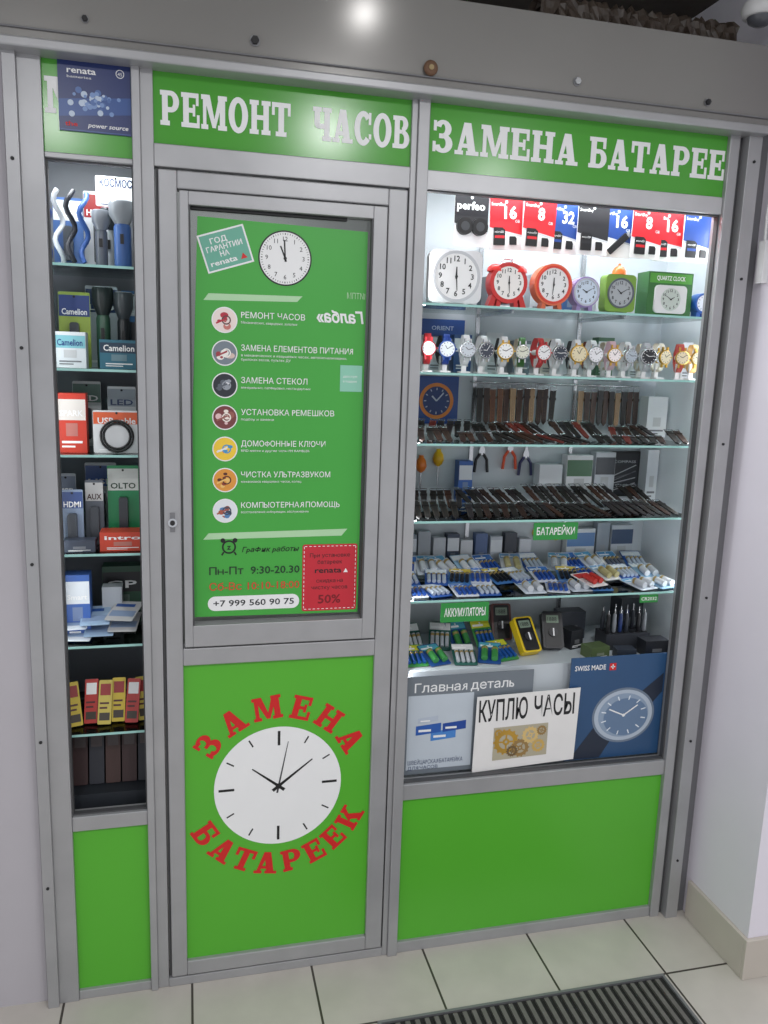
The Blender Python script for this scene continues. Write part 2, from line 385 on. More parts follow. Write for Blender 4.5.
b=B().cyl((-.038,-.026,1.294),'y',.011,.01,STEEL,18).cyl((-.038,-.030,1.294),'y',.006,.005,DK,12).box(-.044,-.032,-.0205,-.0185,1.27,1.318,ALU2)
dpart('lock',b,'round steel lock',par=fr)

# door poster
PO=(.22,0,1.04);b=B();y1=-.0035
b.prism([(-.005,1.046),(.433,1.042),(.433,2.006),(.028,2.014)],y1,-.0005,PGREEN)
LG=C(176,214,170,.4)
b.poly([(.040,1.826),(.262,1.832),(.275,1.846),(.052,1.842)],y1-.0005,LG)
b.poly([(.035,1.246),(.385,1.25),(.40,1.268),(.048,1.262)],y1-.0005,LG)
t=B();items=[('РЕМОНТ ЧАСОВ','Механических, кварцевых, золотых',.154,.135),('ЗАМЕНА ЕЛЕМЕНТОВ ПИТАНИЯ','в механических и кварцевых часах, автосигнализациях,',.275,.26),('ЗАМЕНА СТЕКОЛ','минеральных, сапфировых, нестандартных',.162,.17),('УСТАНОВКА РЕМЕШКОВ','подбор и замена',.231,.08),('ДОМОФОННЫЕ КЛЮЧИ','RFID метки и другие чипы FM RAMBLER',.21,.17),('ЧИСТКА УЛЬТРАЗВУКОМ','механизмов кварцевых часов, колец',.224,.15),('КОМПЬЮТЕРНАЯ ПОМОЩЬ','восстановление информации, обслуживание',.25,.17)]
ty=y1-.0012
for i,(a,c,w1,w2) in enumerate(items):
    z=1.789-.0772*i;x=.128
    t.text(a,x,z,ty,.0135,WHITE,w1,bold=.004).text(c,x,z-.0135,ty,.0055,WHITE,w2)
    if i==1:t.text('брелоках весов, пультах ДУ',x,z-.0235,ty,.0055,WHITE,.12)
ic=B();pal=[[(200,120,110),(236,220,214),(90,60,60),(180,40,60)],[(214,190,180),(120,130,140),(240,236,230),(160,60,70)],[(220,220,224),(40,44,52),(150,156,165),(90,96,106)],[(226,190,190),(120,60,60),(240,230,220),(150,90,80)],[(236,90,60),(240,200,60),(70,150,200),(230,230,230)],[(150,60,40),(222,150,60),(90,40,30),(235,190,110)],[(80,130,180),(224,228,232),(60,70,90),(170,90,70)]]
for i in range(7):
    ax,az=.089,1.782-.0772*i;ic.disc(ax,az,.0305,y1-.0006,WHITE,32);ps=[C(*c) for c in pal[i]]
    ic.disc(ax,az,.0278,y1-.0009,ps[1],32)
    for k in range(12):
        a=random.uniform(0,2*pi);d=random.uniform(0,.016);r=random.uniform(.003,.010)
        ic.disc(ax+d*cos(a),az+d*sin(a),r,y1-.00095-.00003*k,ps[k%4],14,rz=r*random.uniform(.5,1))
    ic.ring(ax+.004,az,.011,.008,y1-.0014,ps[2],20);ic.line(ax-.02,az-.008,ax+.006,az+.004,.004,y1-.0015,ps[3])
pc=B();qx,qz=.232,1.932;pc.disc(qx,qz,.064,y1-.0006,BLACK,48).disc(qx,qz,.0605,y1-.0009,WHITE,48)
for i in range(60):
    a=i*pi/30;pc.line(qx+.054*sin(a),qz+.054*cos(a),qx+.058*sin(a),qz+.058*cos(a),.001 if i%5 else .002,y1-.0011,BLACK)
for i in range(1,13):
    a=i*pi/6;pc.text(str(i),qx+.044*sin(a),qz+.044*cos(a)-.0045,y1-.0012,.010,BLACK,al='C')
for an,L in ((-22,.03),(-3,.042)):
    a=radians(an);pc.line(qx-.008*sin(a),qz-.008*cos(a),qx+L*sin(a),qz+L*cos(a),.0035,y1-.0014,BLACK)
pc.disc(qx,qz,.004,y1-.0016,BLACK,12)
tg=B();ax,az=.092,1.945;ro=18
def rp(u,v):
    c,s_=cos(radians(ro)),sin(radians(ro));return (ax+u*c-v*s_,az+u*s_+v*c)
tg.poly([rp(-.056,-.044),rp(.056,-.044),rp(.056,.044),rp(-.056,.044)],y1-.0008,WHITE)
tg.poly([rp(-.052,-.040),rp(.052,-.040),rp(.052,.040),rp(-.052,.040)],y1-.0011,mat('teal_print',(104,172,150),.4))
for s_,u,v,w,m in (('ГОД',-.03,.018,.04,WHITE),('ГАРАНТИИ',-.044,.001,.086,WHITE),('НА',-.016,-.014,.022,WHITE),('renata',-.044,-.031,.064,WHITE)):
    p=rp(u,v);tg.text(s_,p[0],p[1],y1-.0014,.0115,m,w,rot=ro,bold=.02)
p=rp(.028,-.031);tg.poly([p,rp(.044,-.031),rp(.036,-.018)],y1-.0014,RED)
t.ring(.098,1.226,.0175,.0135,ty,BLACK,24).text('z',.098,1.2195,ty,.014,BLACK,al='C',bold=.02)
t.disc(.083,1.243,.006,ty,BLACK,12).disc(.113,1.243,.006,ty,BLACK,12).line(.085,1.213,.080,1.205,.004,ty,BLACK).line(.111,1.213,.116,1.205,.004,ty,BLACK)
t.text('График работы',.13,1.212,ty,.0125,C(16,40,20),.145,shear=.25,bold=.01)
t.text('Пн-Пт',.049,1.155,ty,.0185,C(30,50,34),.085,bold=.01).text('9:30-20.30',.152,1.155,ty,.0185,C(20,56,30),.125,bold=.015)
t.text('Сб-Вс 10:10-18:00',.049,1.114,ty,.0185,C(206,66,44),.228,bold=.006)
t.poly(rrect(.045,.277,1.060,1.098,.018),ty+.0004,WHITE).text('+7 999 560 90 75',.161,1.0715,ty,.0155,C(30,34,40),.205,al='C',bold=.012)
rc=B().prism(rrect(.284,.428,1.05,1.228,.006),y1-.0012,y1-.0004,C(196,36,52,.4))
for k in range(12):
    for z in (1.055,1.223):rc.quad(.290+k*.0115,.296+k*.0115,z-.0008,z+.0008,y1-.0015,WHITE)
for k in range(15):
    for x in (.2885,.4235):rc.quad(x-.0008,x+.0008,1.058+k*.0113,1.064+k*.0113,y1-.0015,WHITE)
KD=C(26,20,24)
rc.text('При установке',.356,1.194,y1-.0016,.010,KD,.105,al='C').text('батареек',.356,1.176,y1-.0016,.010,KD,.065,al='C').text('renata',.352,1.152,y1-.0016,.014,KD,.07,al='C',bold=.02).poly([(.392,1.152),(.404,1.152),(.398,1.163)],y1-.0016,WHITE)
rc.text('скидка на',.356,1.126,y1-.0016,.010,KD,.07,al='C').text('чистку часов',.356,1.108,y1-.0016,.010,KD,.095,al='C').text('50%',.356,1.070,y1-.0016,.022,C(120,10,24),.06,al='C',bold=.02)
t.text('Галба»',.31,1.788,ty,.026,WHITE,.118,mirror=True,bold=.03,shear=.15)  # reflection of a sign, painted onto the poster as mirrored text
t.text('IИТПМ',.385,1.846,ty,.014,LG,.045,mirror=True)  # second mirrored word of the painted reflection
t.quad(.372,.428,1.62,1.685,ty+.0003,C(140,200,176,.4)).text('доступ',.38,1.655,ty,.005,WHITE,.035).text('в подарок',.38,1.643,ty,.005,WHITE,.035)
thing('poster','green service-list poster with white lettering, stuck on the door glass','poster',PO,[('sheet',b),('lettering',t,None,'sheet'),('icon_set',ic,'round photo icons with white rims','sheet'),('clock_print',pc,'printed clock face with black hands','sheet'),('guarantee_tag',tg,'tilted teal tag with white letters','sheet'),('discount_card',rc,'red discount card with dashed border','sheet')],org=PO)

# ================================================================ RIGHT DISPLAY CABINET
SH=[1.851,1.674,1.486,1.274,1.049]
LED=mat('led_strip',(245,250,255),.4,emit=5,var=0)
def shelf(x0,x1,ya,yb,z):
    return B().box(x0,x1,ya+.0015,yb,z-.006,z,SHELFG).box(x0,x1,ya,ya+.0014,z-.006,z,SHEDGE)
parts=[('back_panel',B().box(.58,1.5,.38,.395,.05,2.2,INT)),('side_panel',B().box(1.5,1.512,.04,.395,.05,2.2,mat('bright_side_laminate',(226,232,236),.5,var=.04))),
('base_unit',B().box(.59,1.455,.06,.378,.05,.836,INT)),('top_panel',B().box(.58,1.5,.05,.38,2.2,2.212,INT))]
for z in SH:parts.append(('shelf',shelf(.592,1.456,.045,.34,z),'glass shelf with pale green edge'))
parts.append(('light_strip',B().box(.65,1.45,.06,.075,2.19,2.199,LED)))
parts.append(('light_strip',B().box(1.482,1.492,.06,.07,1.5,2.18,LED)))
b=B()
for x in (.86,1.2):
    b.box(x,x+.012,.370,.379,.84,2.18,STEEL)
    for z in SH:b.box(x+.003,x+.009,.10,.370,z-.012,z-.0065,STEEL)
parts.append(('shelf_bracket',b,'steel upright rails with brackets'))
thing('display_cabinet','white display cabinet with lit glass shelves behind the large window','cabinet',(1.04,.2,.05),parts,org=(1.04,.2,.05))
TOPD=.8365

def sdpack(loc,col,num,label,kind='sd',w=.094,h=.134,rot=0):
    c=B().prism(rrect(-w/2,w/2,0,h,.004),-.001,.001,WHITE)
    colm=C(*col,.35);c.poly([(-w/2,.058),(w/2,.040),(w/2,h-.002),(-w/2,h-.002)],-.0013,colm)
    c.disc(0,h-.010,.004,-.0016,INT,12)
    c.poly([(-w/2,.058),(-w/2,.053),(w/2,.035),(w/2,.040)],-.0014,C(200,202,206))
    p=B();l=B()
    if kind=='sd':
        p.prism([(-.036,.012),(-.004,.012),(-.004,.052),(-.012,.058),(-.036,.058)],-.006,-.0015,BLACK)
        p.poly([(-.034,.03),(-.006,.03),(-.006,.037),(-.034,.037)],-.0063,colm)
        p.prism([(.010,.014),(.030,.014),(.030,.030),(.026,.036),(.010,.036)],-.005,-.0015,BLACK)
        l.text('microSD',-.034,.044,-.0066,.005,WHITE,.026)
    elif kind=='usb':
        p.prism([(-.03,.02),(-.018,.008),(.034,.055),(.022,.068)],-.009,-.0015,BLACK)
        p.prism([(.024,.066),(.034,.056),(.042,.064),(.032,.074)],-.007,-.003,STEEL)
    else:
        p.prism(circ(-.02,.05,.022,24),-.014,-.0015,BLACK).prism(circ(.022,.05,.022,24),-.014,-.0015,BLACK)
        for q in (-.02,.022):p.disc(q,.05,.012,-.0145,C(60,62,66),20)
    if num:l.text(num,-.006,h-.052,-.002,.030,WHITE,.036 if len(num)>1 else .02,bold=.03).text('GB',.026,h-.062,-.002,.007,WHITE)
    if kind!='ear':l.text('SmartBuy',-w/2+.004,h-.020,-.002,.008,WHITE,.040)
    else:l.text('perfeo',-w/2+.006,h-.040,-.002,.019,WHITE,.078,bold=.03)
    return thing('blister_pack',label,'package',loc,[('card',c),('product',p,'black plastic product in the pack'),('lettering',l,None,'card')],group='hanging packs above the clocks',rot=(0,rot,0))
R_=(196,30,40);BL=(34,66,136);KK=(34,34,38)
data=[(.737,KK,'','ear'),(.845,R_,'16','sd'),(.93,R_,'8','sd'),(1.01,BL,'32','sd'),(1.092,KK,'','sd'),(1.175,BL,'16','usb'),(1.257,R_,'8','sd'),(1.338,R_,'16','sd'),(1.42,BL,'','sd')]
for i,(x,c,nm,k) in enumerate(data):
    cn={R_:'red',BL:'blue',KK:'black'}[c];kd={'sd':'memory card','usb':'flash drive','ear':'earphone'}[k]
    sdpack((x,.112+.016*(i%2),2.006),c,nm,'%s and white %s blister pack hanging on a wire rail'%(cn,kd),k,rot=random.uniform(-.04,.04))
b=B().tube([(.6,.122,2.146),(1.49,.122,2.146)],.0025,STEEL,8)
for x in (.62,1.47):b.tube([(x,.122,2.146),(x,.122,2.199)],.0025,STEEL,8)
thing('display_rail','thin steel wire rail carrying the hanging packs','rail',(1.04,.122,2.146),[('rail',b)],org=(1.04,.122,2.146))

def dial(cx,cz,r,y,face,nums=True,ink=BLACK,tm=(60,170)):
    d=B().disc(cx,cz,r,y,face,36)
    for i in range(1,13):
        a=i*pi/6
        if nums:d.text(str(i),cx+r*.76*sin(a),cz+r*.76*cos(a)-r*.1,y-.0004,r*.23,ink,al='C',bold=.02)
        else:d.line(cx+r*.72*sin(a),cz+r*.72*cos(a),cx+r*.9*sin(a),cz+r*.9*cos(a),r*.07,y-.0004,ink)
    h=B()
    for an,L,w in ((tm[0],.42,.10),(tm[1],.62,.07)):
        a=radians(an);h.line(cx-.1*r*sin(a),cz-.1*r*cos(a),cx+L*r*sin(a),cz+L*r*cos(a),w*r,y-.0012-.0003*(L>.5),ink,w*r*.5)
    h.disc(cx,cz,r*.07,y-.002,ink,10);return d,h
def deskclock(loc,label,shape,w,h,case,face=WHITE,rd=None,nums=True,rim=None,extra=None,tm=(60,170),rot=0):
    c=B();dd=.018
    if shape=='square':
        c.prism(rrect(-w/2,w/2,.004,h,w*.14,6),-dd,dd,case,True);cz=(h+.004)/2;r=rd or w*.40
    else:
        r0=min(w,h-.012)/2;cz=.010+r0;c.prism(circ(0,cz,r0,36),-dd,dd,case,True);r=rd or r0*.8
    if rim:
        for q in arc(0,cz,r*1.13,r*1.13,r,r,0,360,36):c.prism(q,-dd-.003,-dd,rim)
    d,hd=dial(0,cz,r,-dd-.0006,face,nums,tm=tm)
    ps=[('case',c),('dial',d),('hand',hd,None,'dial')]
    for sx in (-1,1):ps.append(('foot',B().prism([(sx*w*.22-.006,0),(sx*w*.22+.006,0),(sx*w*.18+.006,.03),(sx*w*.18-.006,.03)],-dd+.004,dd-.004,case)))
    if extra:ps+=extra(w,h,cz,dd)
    return thing('alarm_clock',label,'clock',loc,ps,group='desk clocks on the glass shelf',rot=(0,0,rot))
z=SH[0]+.0005
deskclock((.688,.085,z),'white square desk clock with black numerals','square',.142,.138,C(228,228,230),C(240,240,240),rd=.058,tm=(0,175),rim=C(196,198,202))
def bells(w,h,cz,dd):
    o=[]
    for s_ in (-1,1):o.append(('bell',B().lathe([(.022,0),(.020,.010),(.012,.017),(.001,.020)],(s_*.034,0,h-.026),C(200,40,36,.3),18)))
    o.append(('handle',B().tube([(-.02,0,h-.014),(-.012,0,h+.008),(.012,0,h+.008),(.02,0,h-.014)],.0025,STEEL,8)))
    o.append(('leg',B().prism([(-.055,0),(-.038,0),(-.030,.035),(-.044,.03)],-.014,.014,C(200,40,36,.3))))
    o.append(('leg',B().prism([(.038,0),(.055,0),(.044,.03),(.030,.035)],-.014,.014,C(200,40,36,.3))));return o
deskclock((.836,.085,z),'red round twin-bell alarm clock with white dial','round',.118,.118,C(206,40,38,.3),C(244,240,236),extra=bells,tm=(0,175))
deskclock((.965,.085,z),'orange round alarm clock with white dial','round',.112,.122,C(222,110,70,.35),C(238,238,238),rim=C(220,66,50),tm=(0,-175))
deskclock((1.063,.085,z),'small lilac and silver round alarm clock','round',.084,.094,C(150,130,180,.35),C(206,220,236),rim=C(190,194,206),tm=(-60,60))
deskclock((1.170,.09,z),'yellow-green square alarm clock with round silver dial','square',.092,.104,C(120,160,60,.35),C(170,176,180),rd=.036,rim=C(90,96,104),nums=True,tm=(-50,60))
thing('alarm_bell','small orange bell knob resting on a green alarm clock','bell',(1.17,.09,z+.1045),[('bell',B().lathe([(.02,0),(.019,.010),(.012,.02),(.004,.024),(.004,.03)],(0,0,0),C(226,120,50,.35),18))])
def boxed():
    b=B().box(-.07,.07,-.03,.03,0,.118,C(54,110,54,.35));b.quad(-.066,.066,.088,.114,-.0303,C(84,160,60))
    c=B().prism(rrect(-.05,.05,.006,.082,.012),-.036,-.0301,C(228,228,228),True)
    d,h=dial(0,.044,.031,-.0364,C(200,210,202),True,tm=(60,-60))
    l=B().text('QUARTZ CLOCK',-.045,.096,-.0308,.011,WHITE,.09,bold=.02)
    thing('boxed_clock','alarm clock in a green cardboard box with window','clock',(1.322,.1,z),[('box',b),('case',c),('dial',d,None,'case'),('hand',h,None,'case'),('lettering',l,None,'box')],group='desk clocks on the glass shelf')
boxed()
deskclock((1.425,.075,z),'small blue round alarm clock with white dial','round',.058,.068,C(40,90,170,.35),C(230,234,240),nums=False,tm=(30,120))
def watch(loc,strap,case,face,label,ink=BLACK,rot=0,r=.0205,tilt=0):
    st=B();N=26;vs=[];w0=.0095
    for i in range(N):
        a=radians(-250+320*i/(N-1));w=w0*(1.0 if abs(sin(a))<.5 else .85)
        for dx in (-w,w):vs.append((dx,.022-.026*cos(a),.062+.042*sin(a)))
    st.add(vs,[(2*i,2*i+1,2*i+3,2*i+2) for i in range(N-1)],strap,True)
    ve=[(v[0],.022+(v[1]-.022)*.88,.062+(v[2]-.062)*.92) for v in vs]
    st.add(ve,[(2*i,2*i+2,2*i+3,2*i+1) for i in range(N-1)],strap,True)
    c=B().lathe([(r*.9,0),(r,-.002),(r,-.007),(r*.9,-.009),(r*.86,-.009)],(0,-.004,.062),case,24,'y').cyl((r,-.0085,.062),'x',.0025,.004,case,8)
    for s_ in (-1,1):
        c.box(-.010,-.006,-.010,-.004,.062+s_*.024-.005,.062+s_*.024+.005,case).box(.006,.010,-.010,-.004,.062+s_*.024-.005,.062+s_*.024+.005,case)
    d=B().disc(0,.062,r*.85,-.0133,face,24)
    for i in range(12):
        a=i*pi/6;d.line(r*.62*sin(a),.062+r*.62*cos(a),r*.78*sin(a),.062+r*.78*cos(a),.0014,-.0136,ink)
    for an,L in ((random.uniform(-90,-30),.45),(random.uniform(20,90),.65)):
        a=radians(an);d.line(0,.062,L*r*sin(a),.062+L*r*cos(a),.0016,-.014,ink)
    s=B().box(-.014,.014,.004,.040,0,.004,WHITE).box(-.006,.006,.022,.030,.004,.045,WHITE)
    s.prism(circ(0,.062,.0075,14),-.001,.044,WHITE,True)
    return thing('wristwatch',label,'watch',loc,[('strap',st),('case',c),('dial',d,None,'case'),('stand',s,'white plastic display stand')],group='wristwatches on stands on the glass shelf',rot=(0,0,rot))
WW=C(226,228,232)
wt=[((190,40,48),'red',C(200,50,60),C(236,236,240)),((30,60,140),'blue',C(40,80,160),C(226,232,240)),((226,226,228),'white',STEEL,C(200,206,214)),((222,222,224),'white',STEEL,C(60,66,80)),((226,226,228),'white',GOLD,C(240,240,240)),((60,110,50),'green',STEEL,C(226,226,210)),((190,60,60),'red',C(190,60,60),C(236,236,236)),((226,226,228),'white',STEEL,C(50,56,70)),((226,226,230),'white',GOLD,C(226,214,180)),((222,224,226),'white',STEEL,C(236,236,240)),((216,184,194),'pale pink',GOLD,C(250,240,240)),((226,226,228),'white',STEEL,C(180,190,200)),((200,202,206),'silver',STEEL,C(30,32,40)),((226,218,200),'cream',GOLD,C(240,230,200)),((170,60,50),'brown-red',GOLD,C(236,220,190)),((190,150,84),'gold',GOLD,C(250,240,210))]
for i,(sc,sn,cm,fm) in enumerate(wt):
    x=.625+.0545*i
    watch((x,.085+.008*(i%2),SH[1]+.0005),C(*sc,.4),cm,fm,'wristwatch with %s strap on a white display stand'%sn,rot=random.uniform(-.3,.3),ink=BLACK if fm.name not in ('paint_60_66_80_45','paint_50_56_70_45','paint_30_32_40_45') else WHITE,r=random.uniform(.020,.0245))
for i in range(14):
    x=.655+.056*i
    sc=random.choice([(226,226,226),(60,60,64),(206,206,210),(204,190,170),(40,44,60),(120,60,50)])
    watch((x,.19,SH[1]+.0005),C(*sc,.4),random.choice([STEEL,GOLD,STEEL]),random.choice([WW,C(200,206,214),C(40,44,60)]),'wristwatch on a white display stand in the second row',rot=random.uniform(-.3,.3))

STC=[((24,22,22),'black'),((58,34,24),'dark brown'),((96,56,34),'brown'),((34,30,34),'black'),((44,26,20),'dark brown'),((110,40,34),'dark red'),((150,120,90),'tan')]
def strap(col):
    m=C(*col,.5);b=B();w=.0095;L=.112
    b.prism([(-w*.8,.010),(0,0),(w*.8,.010),(w,L),(-w,L)],-.002,.002,m)
    st=C(min(255,col[0]+60),min(255,col[1]+52),min(255,col[2]+40),.6)
    for s_ in (-1,1):b.poly([(s_*w*.66-.0005,.014),(s_*w*.66+.0005,.014),(s_*w*.8+.0005,L-.004),(s_*w*.8-.0005,L-.004)],-.0022,st)
    for k in range(4):b.disc(0,.022+.010*k,.0013,-.0023,st,8)
    b.box(-w-.001,w+.001,-.0035,.0035,L-.03,L-.022,m)
    k=B().tube([(-w*1.1,-.001,L),(w*1.1,-.001,L),(w*1.1,-.001,L+.012),(-w*1.1,-.001,L+.012)],.0013,STEEL,6,True)
    return b,k
protos={}
def placestrap(ci,loc,rot,grp):
    key=(ci,grp)
    if key in protos:return dup(protos[key],loc,rot)
    b,k=strap(STC[ci][0])
    protos[key]=thing('watch_strap','%s leather watch strap with steel buckle'%STC[ci][1],'watch strap',loc,[('band',b),('buckle',k,'steel buckle')],group=grp,rot=rot)
    return protos[key]
for x0,cnt in ((.872,12),(1.21,10)):
    for i in range(cnt):
        placestrap(random.choice([0,1,2,4,0,1,6]),(x0+.0215*i,.335-.005*(i%2),1.512+random.uniform(0,.008)),(0,random.uniform(-.03,.03),0),'leather straps hanging in a row')
b=B().tube([(.85,.344,1.646),(1.42,.344,1.646)],.003,STEEL,8)
for x in (.855,1.13,1.415):b.tube([(x,.344,1.646),(x,.379,1.646)],.0025,STEEL,8)
thing('display_rail','thin steel rail carrying leather watch straps','rail',(1.13,.344,1.646),[('rail',b)],org=(1.13,.344,1.646))
def straprows(z,grp,cols,rows):
    for row,(y,lean) in enumerate(rows):
        i=0;x=.612+.006*row;cl=0;nx=random.randint(4,8)
        while x<1.43:
            if i>=nx:
                i=0;nx=random.randint(4,8);x+=random.uniform(.008,.02)
            if i==0:cl=random.uniform(-.4,.4);ln=random.uniform(-5,5);dy=random.uniform(0,.012)
            placestrap(random.choice(cols),(x,y+dy,z+.0045),(radians(lean+ln),0,cl+random.uniform(-.06,.06)),grp)
            i+=1;x+=.0262/max(.85,cos(cl))
straprows(SH[2],'leather straps laid out on the third glass shelf',[0,0,3,1,4,0,3,5],((.056,-80),(.195,-72)))
straprows(SH[3],'dark straps laid out on the fourth glass shelf',[0,0,3,3,0,1,4],((.056,-80),(.200,-66)))

def batpack(card,cell,top,label,grp,ncell=4):
    c=B().prism(rrect(-.034,.034,0,.095,.004),-.001,.001,C(*card,.35)).quad(-.032,.032,.068,.092,-.0013,C(*top,.35)).disc(0,.085,.003,-.0016,WHITE,10)
    c.quad(-.028,.010,.073,.080,-.0016,WHITE)
    ps=[('card',c)]
    for i in range(ncell):
        x=-.0225+.015*i if ncell==4 else -.015+.03*i
        r=.0058 if ncell==4 else .010
        k=B().cyl((x,-r-.001,.010),'z',r,.046,C(*cell,.3,metal=.3),14).cyl((x,-r-.001,.044),'z',r*1.01,.008,C(196,170,110,.3,metal=.6),14).cyl((x,-r-.001,.056),'z',r*.35,.003,STEEL,10)
        ps.append(('battery',k))
    return thing('battery_pack',label,'batteries',(0,0,0),ps,group=grp)
def spread(pl,positions):
    used=set()
    for j,(loc,rot) in enumerate(positions):
        k=random.randrange(len(pl)) if j>=len(pl) else j;p=pl[k]
        if k in used:dup(p,loc,rot)
        else:p.location=loc;p.rotation_euler=rot;used.add(k)
g5='battery packs laid out on the fifth glass shelf'
pr=[batpack((40,84,160),(190,200,214),(220,226,232),'blue blister card with silver batteries',g5),
    batpack((216,220,228),(40,80,160),(60,120,200),'white blister card with blue batteries',g5),
    batpack((224,226,226),(90,96,110),(70,140,190),'white blister card with grey batteries',g5),
    batpack((70,120,180),(30,34,40),(206,180,70),'blue blister card with black batteries',g5),
    batpack((206,214,224),(210,214,220),(90,160,200),'pale blister card with steel batteries',g5,2),
    batpack((150,186,214),(220,224,228),(230,234,238),'light blue blister card with steel batteries',g5,2),
    batpack((206,208,212),(200,190,140),(120,160,200),'white blister card with pale gold batteries',g5,2)]
pos=[]
for row in range(3):
    for i in range(12):
        if row==0 and i%5==4:continue
        pos.append(((.625+.0715*i+random.uniform(-.006,.006),.066+.085*row+random.uniform(-.006,.006),SH[4]+.003+.009*row),(radians(-84+9*row),0,random.uniform(-.4,.4))))
random.shuffle(pos);spread(pr,pos)
thing('battery_pack','white and red blister card of batteries on the shelf','batteries',(1.18,.065,SH[4]+.018),[('card',B().prism(rrect(-.034,.034,0,.095,.004),-.001,.001,C(220,216,214)).quad(-.03,.03,.06,.09,-.0013,C(190,50,44))),('battery',B().cyl((-.012,-.011,.012),'z',.009,.045,C(180,50,44),14)),('battery',B().cyl((.012,-.011,.012),'z',.009,.045,C(180,50,44),14))],group=g5,rot=(radians(-80),0,.3))
g6='battery packs standing on the cabinet deck'
pr=[batpack((64,140,70),(36,90,170),(206,206,60),'green blister card with blue batteries',g6),
    batpack((40,76,140),(70,150,80),(80,160,180),'blue blister card with green batteries',g6,2),
    batpack((40,90,80),(200,204,210),(220,220,220),'teal blister card with silver batteries',g6)]
pos=[]
for i in range(5):pos.append(((.635+.072*i,.09+random.uniform(-.015,.01),TOPD+.003),(radians(-70),0,random.uniform(-.4,.4))))
for i in range(4):pos.append(((.66+.078*i,.21,TOPD+.003),(radians(-45),0,random.uniform(-.3,.3))))
spread(pr,pos)

def tester(loc,rot,col,label):
    b=B().prism(rrect(-.032,.032,0,.115,.008),-.014,.014,C(*col,.4),True).prism(rrect(-.025,.025,.005,.110,.006),-.0155,-.0141,BLACK)
    s=B().prism(rrect(-.019,.019,.078,.102,.002),-.0165,-.0156,C(120,136,120,.2));s.text('1888',-.015,.083,-.0168,.013,BLACK,.028)
    k=B().cyl((0,-.021,.048),'y',.014,.006,C(40,40,44),20).box(-.002,.002,-.0235,-.021,.036,.060,WHITE)
    return thing('multimeter',label,'tester',loc,[('body',b),('display',s,'grey liquid crystal display','body'),('dial_knob',k,None,'body')],rot=rot)
tester((1.0,.12,TOPD+.011),(radians(-42),0,.15),(214,184,30),'yellow and black handheld multimeter lying tilted')
tester((1.085,.15,TOPD+.010),(radians(-32),0,-.2),(36,36,40),'black handheld multimeter lying tilted')
tester((.955,.25,TOPD+.009),(radians(-22),0,-.1),(90,50,46),'red and black handheld tester standing tilted')
b=B().box(-.075,.075,-.035,.035,0,.05,C(44,46,52,.4))
for i in range(7):
    for j in range(2):b.cyl((-.063+.021*i,-.018+.034*j,.05),'z',.008,.002,C(16,16,18),12)
H0=(1.33,.17,TOPD+.0005);thing('tool_holder','dark plastic holder block full of small tools','holder',H0,[('block',b)])
for i in range(7):
    for j in range(2):
        if (i+j*3)%5==4:continue
        col=[(26,26,30),(40,44,52),(120,124,130),(30,34,40),(30,50,100)][(i*2+j)%5]
        s=B().lathe([(.0035,0),(.006,.004),(.0065,.03),(.005,.05),(.006,.055),(.004,.06)],(0,0,.0),C(*col,.35),12).cyl((0,0,.06),'z',.0015,.012+.004*(i%3),STEEL,8)
        thing('precision_screwdriver','small screwdriver standing in a dark holder block','screwdriver',(H0[0]-.063+.021*i,H0[1]-.018+.034*j,H0[2]+.0525),[('handle',s)],group='small tools in the holder')
def carton(loc,w,d,h,col,label,txt=None,ink=WHITE,rot=0,band=None,cat='box',grp=None):
    b=B().box(-w/2,w/2,-d/2,d/2,0,h,C(*col,.4))
    if band:b.quad(-w/2+.001,w/2-.001,h*.55,h*.9,-d/2-.0004,C(*band,.4))
    l=B();gy=C(110,112,116) if sum(col)>540 else ink
    l.quad(-w*.35,w*.35,h*.16,h*.2,-d/2-.0006,gy).quad(-w*.35,w*.1,h*.09,h*.12,-d/2-.0006,gy)
    if txt:l.text(txt,0,h*.62,-d/2-.0008,min(h*.2,w*.2),ink,w*.8,al='C',bold=.02)
    l.quad(-w*.2,w*.2,h*.28,h*.5,-d/2-.0006,C(min(255,col[0]//2+80),min(255,col[1]//2+80),min(255,col[2]//2+80)))
    return thing('product_box',label,cat,loc,[('box',b),('print',l,None,'box')],group=grp,rot=(0,0,rot))
carton((1.405,.28,TOPD),.085,.06,.13,(40,44,50),'dark grey accessory box on the cabinet deck',rot=.1)
carton((1.39,.09,TOPD),.08,.05,.05,(30,32,38),'flat black accessory box on the cabinet deck')
carton((1.20,.28,TOPD),.09,.05,.09,(60,64,72),'charcoal carton on the cabinet deck')
carton((1.20,.10,TOPD),.07,.05,.035,(80,96,60),'small green carton on the cabinet deck',rot=.2)
carton((1.285,.075,TOPD),.06,.04,.03,(44,50,60),'small black carton on the cabinet deck',rot=-.15)
carton((1.165,.19,TOPD),.05,.05,.06,(30,32,36),'black camera-like accessory box on the cabinet deck',rot=.3)

def slabel(loc,w,h,txt,label):
    b=B().prism(rrect(-w/2,w/2,0,h,.002),-.001,.001,C(40,140,60,.35));l=B().text(txt,0,h*.3,-.0016,h*.4,WHITE,w*.86,al='C',bold=.015)
    thing('shelf_label',label,'label',loc,[('card',b),('lettering',l)],group='green shelf labels')
slabel((1.012,.0425,1.216),.136,.05,'БАТАРЕЙКИ','green shelf label with white letters hung on a glass shelf')
slabel((.752,.0425,.985),.142,.056,'АККУМУЛЯТОРЫ','green shelf label with white letters hung on a glass shelf')
slabel((1.33,.0425,1.018),.06,.024,'CR2032','small green shelf label on a glass shelf edge')

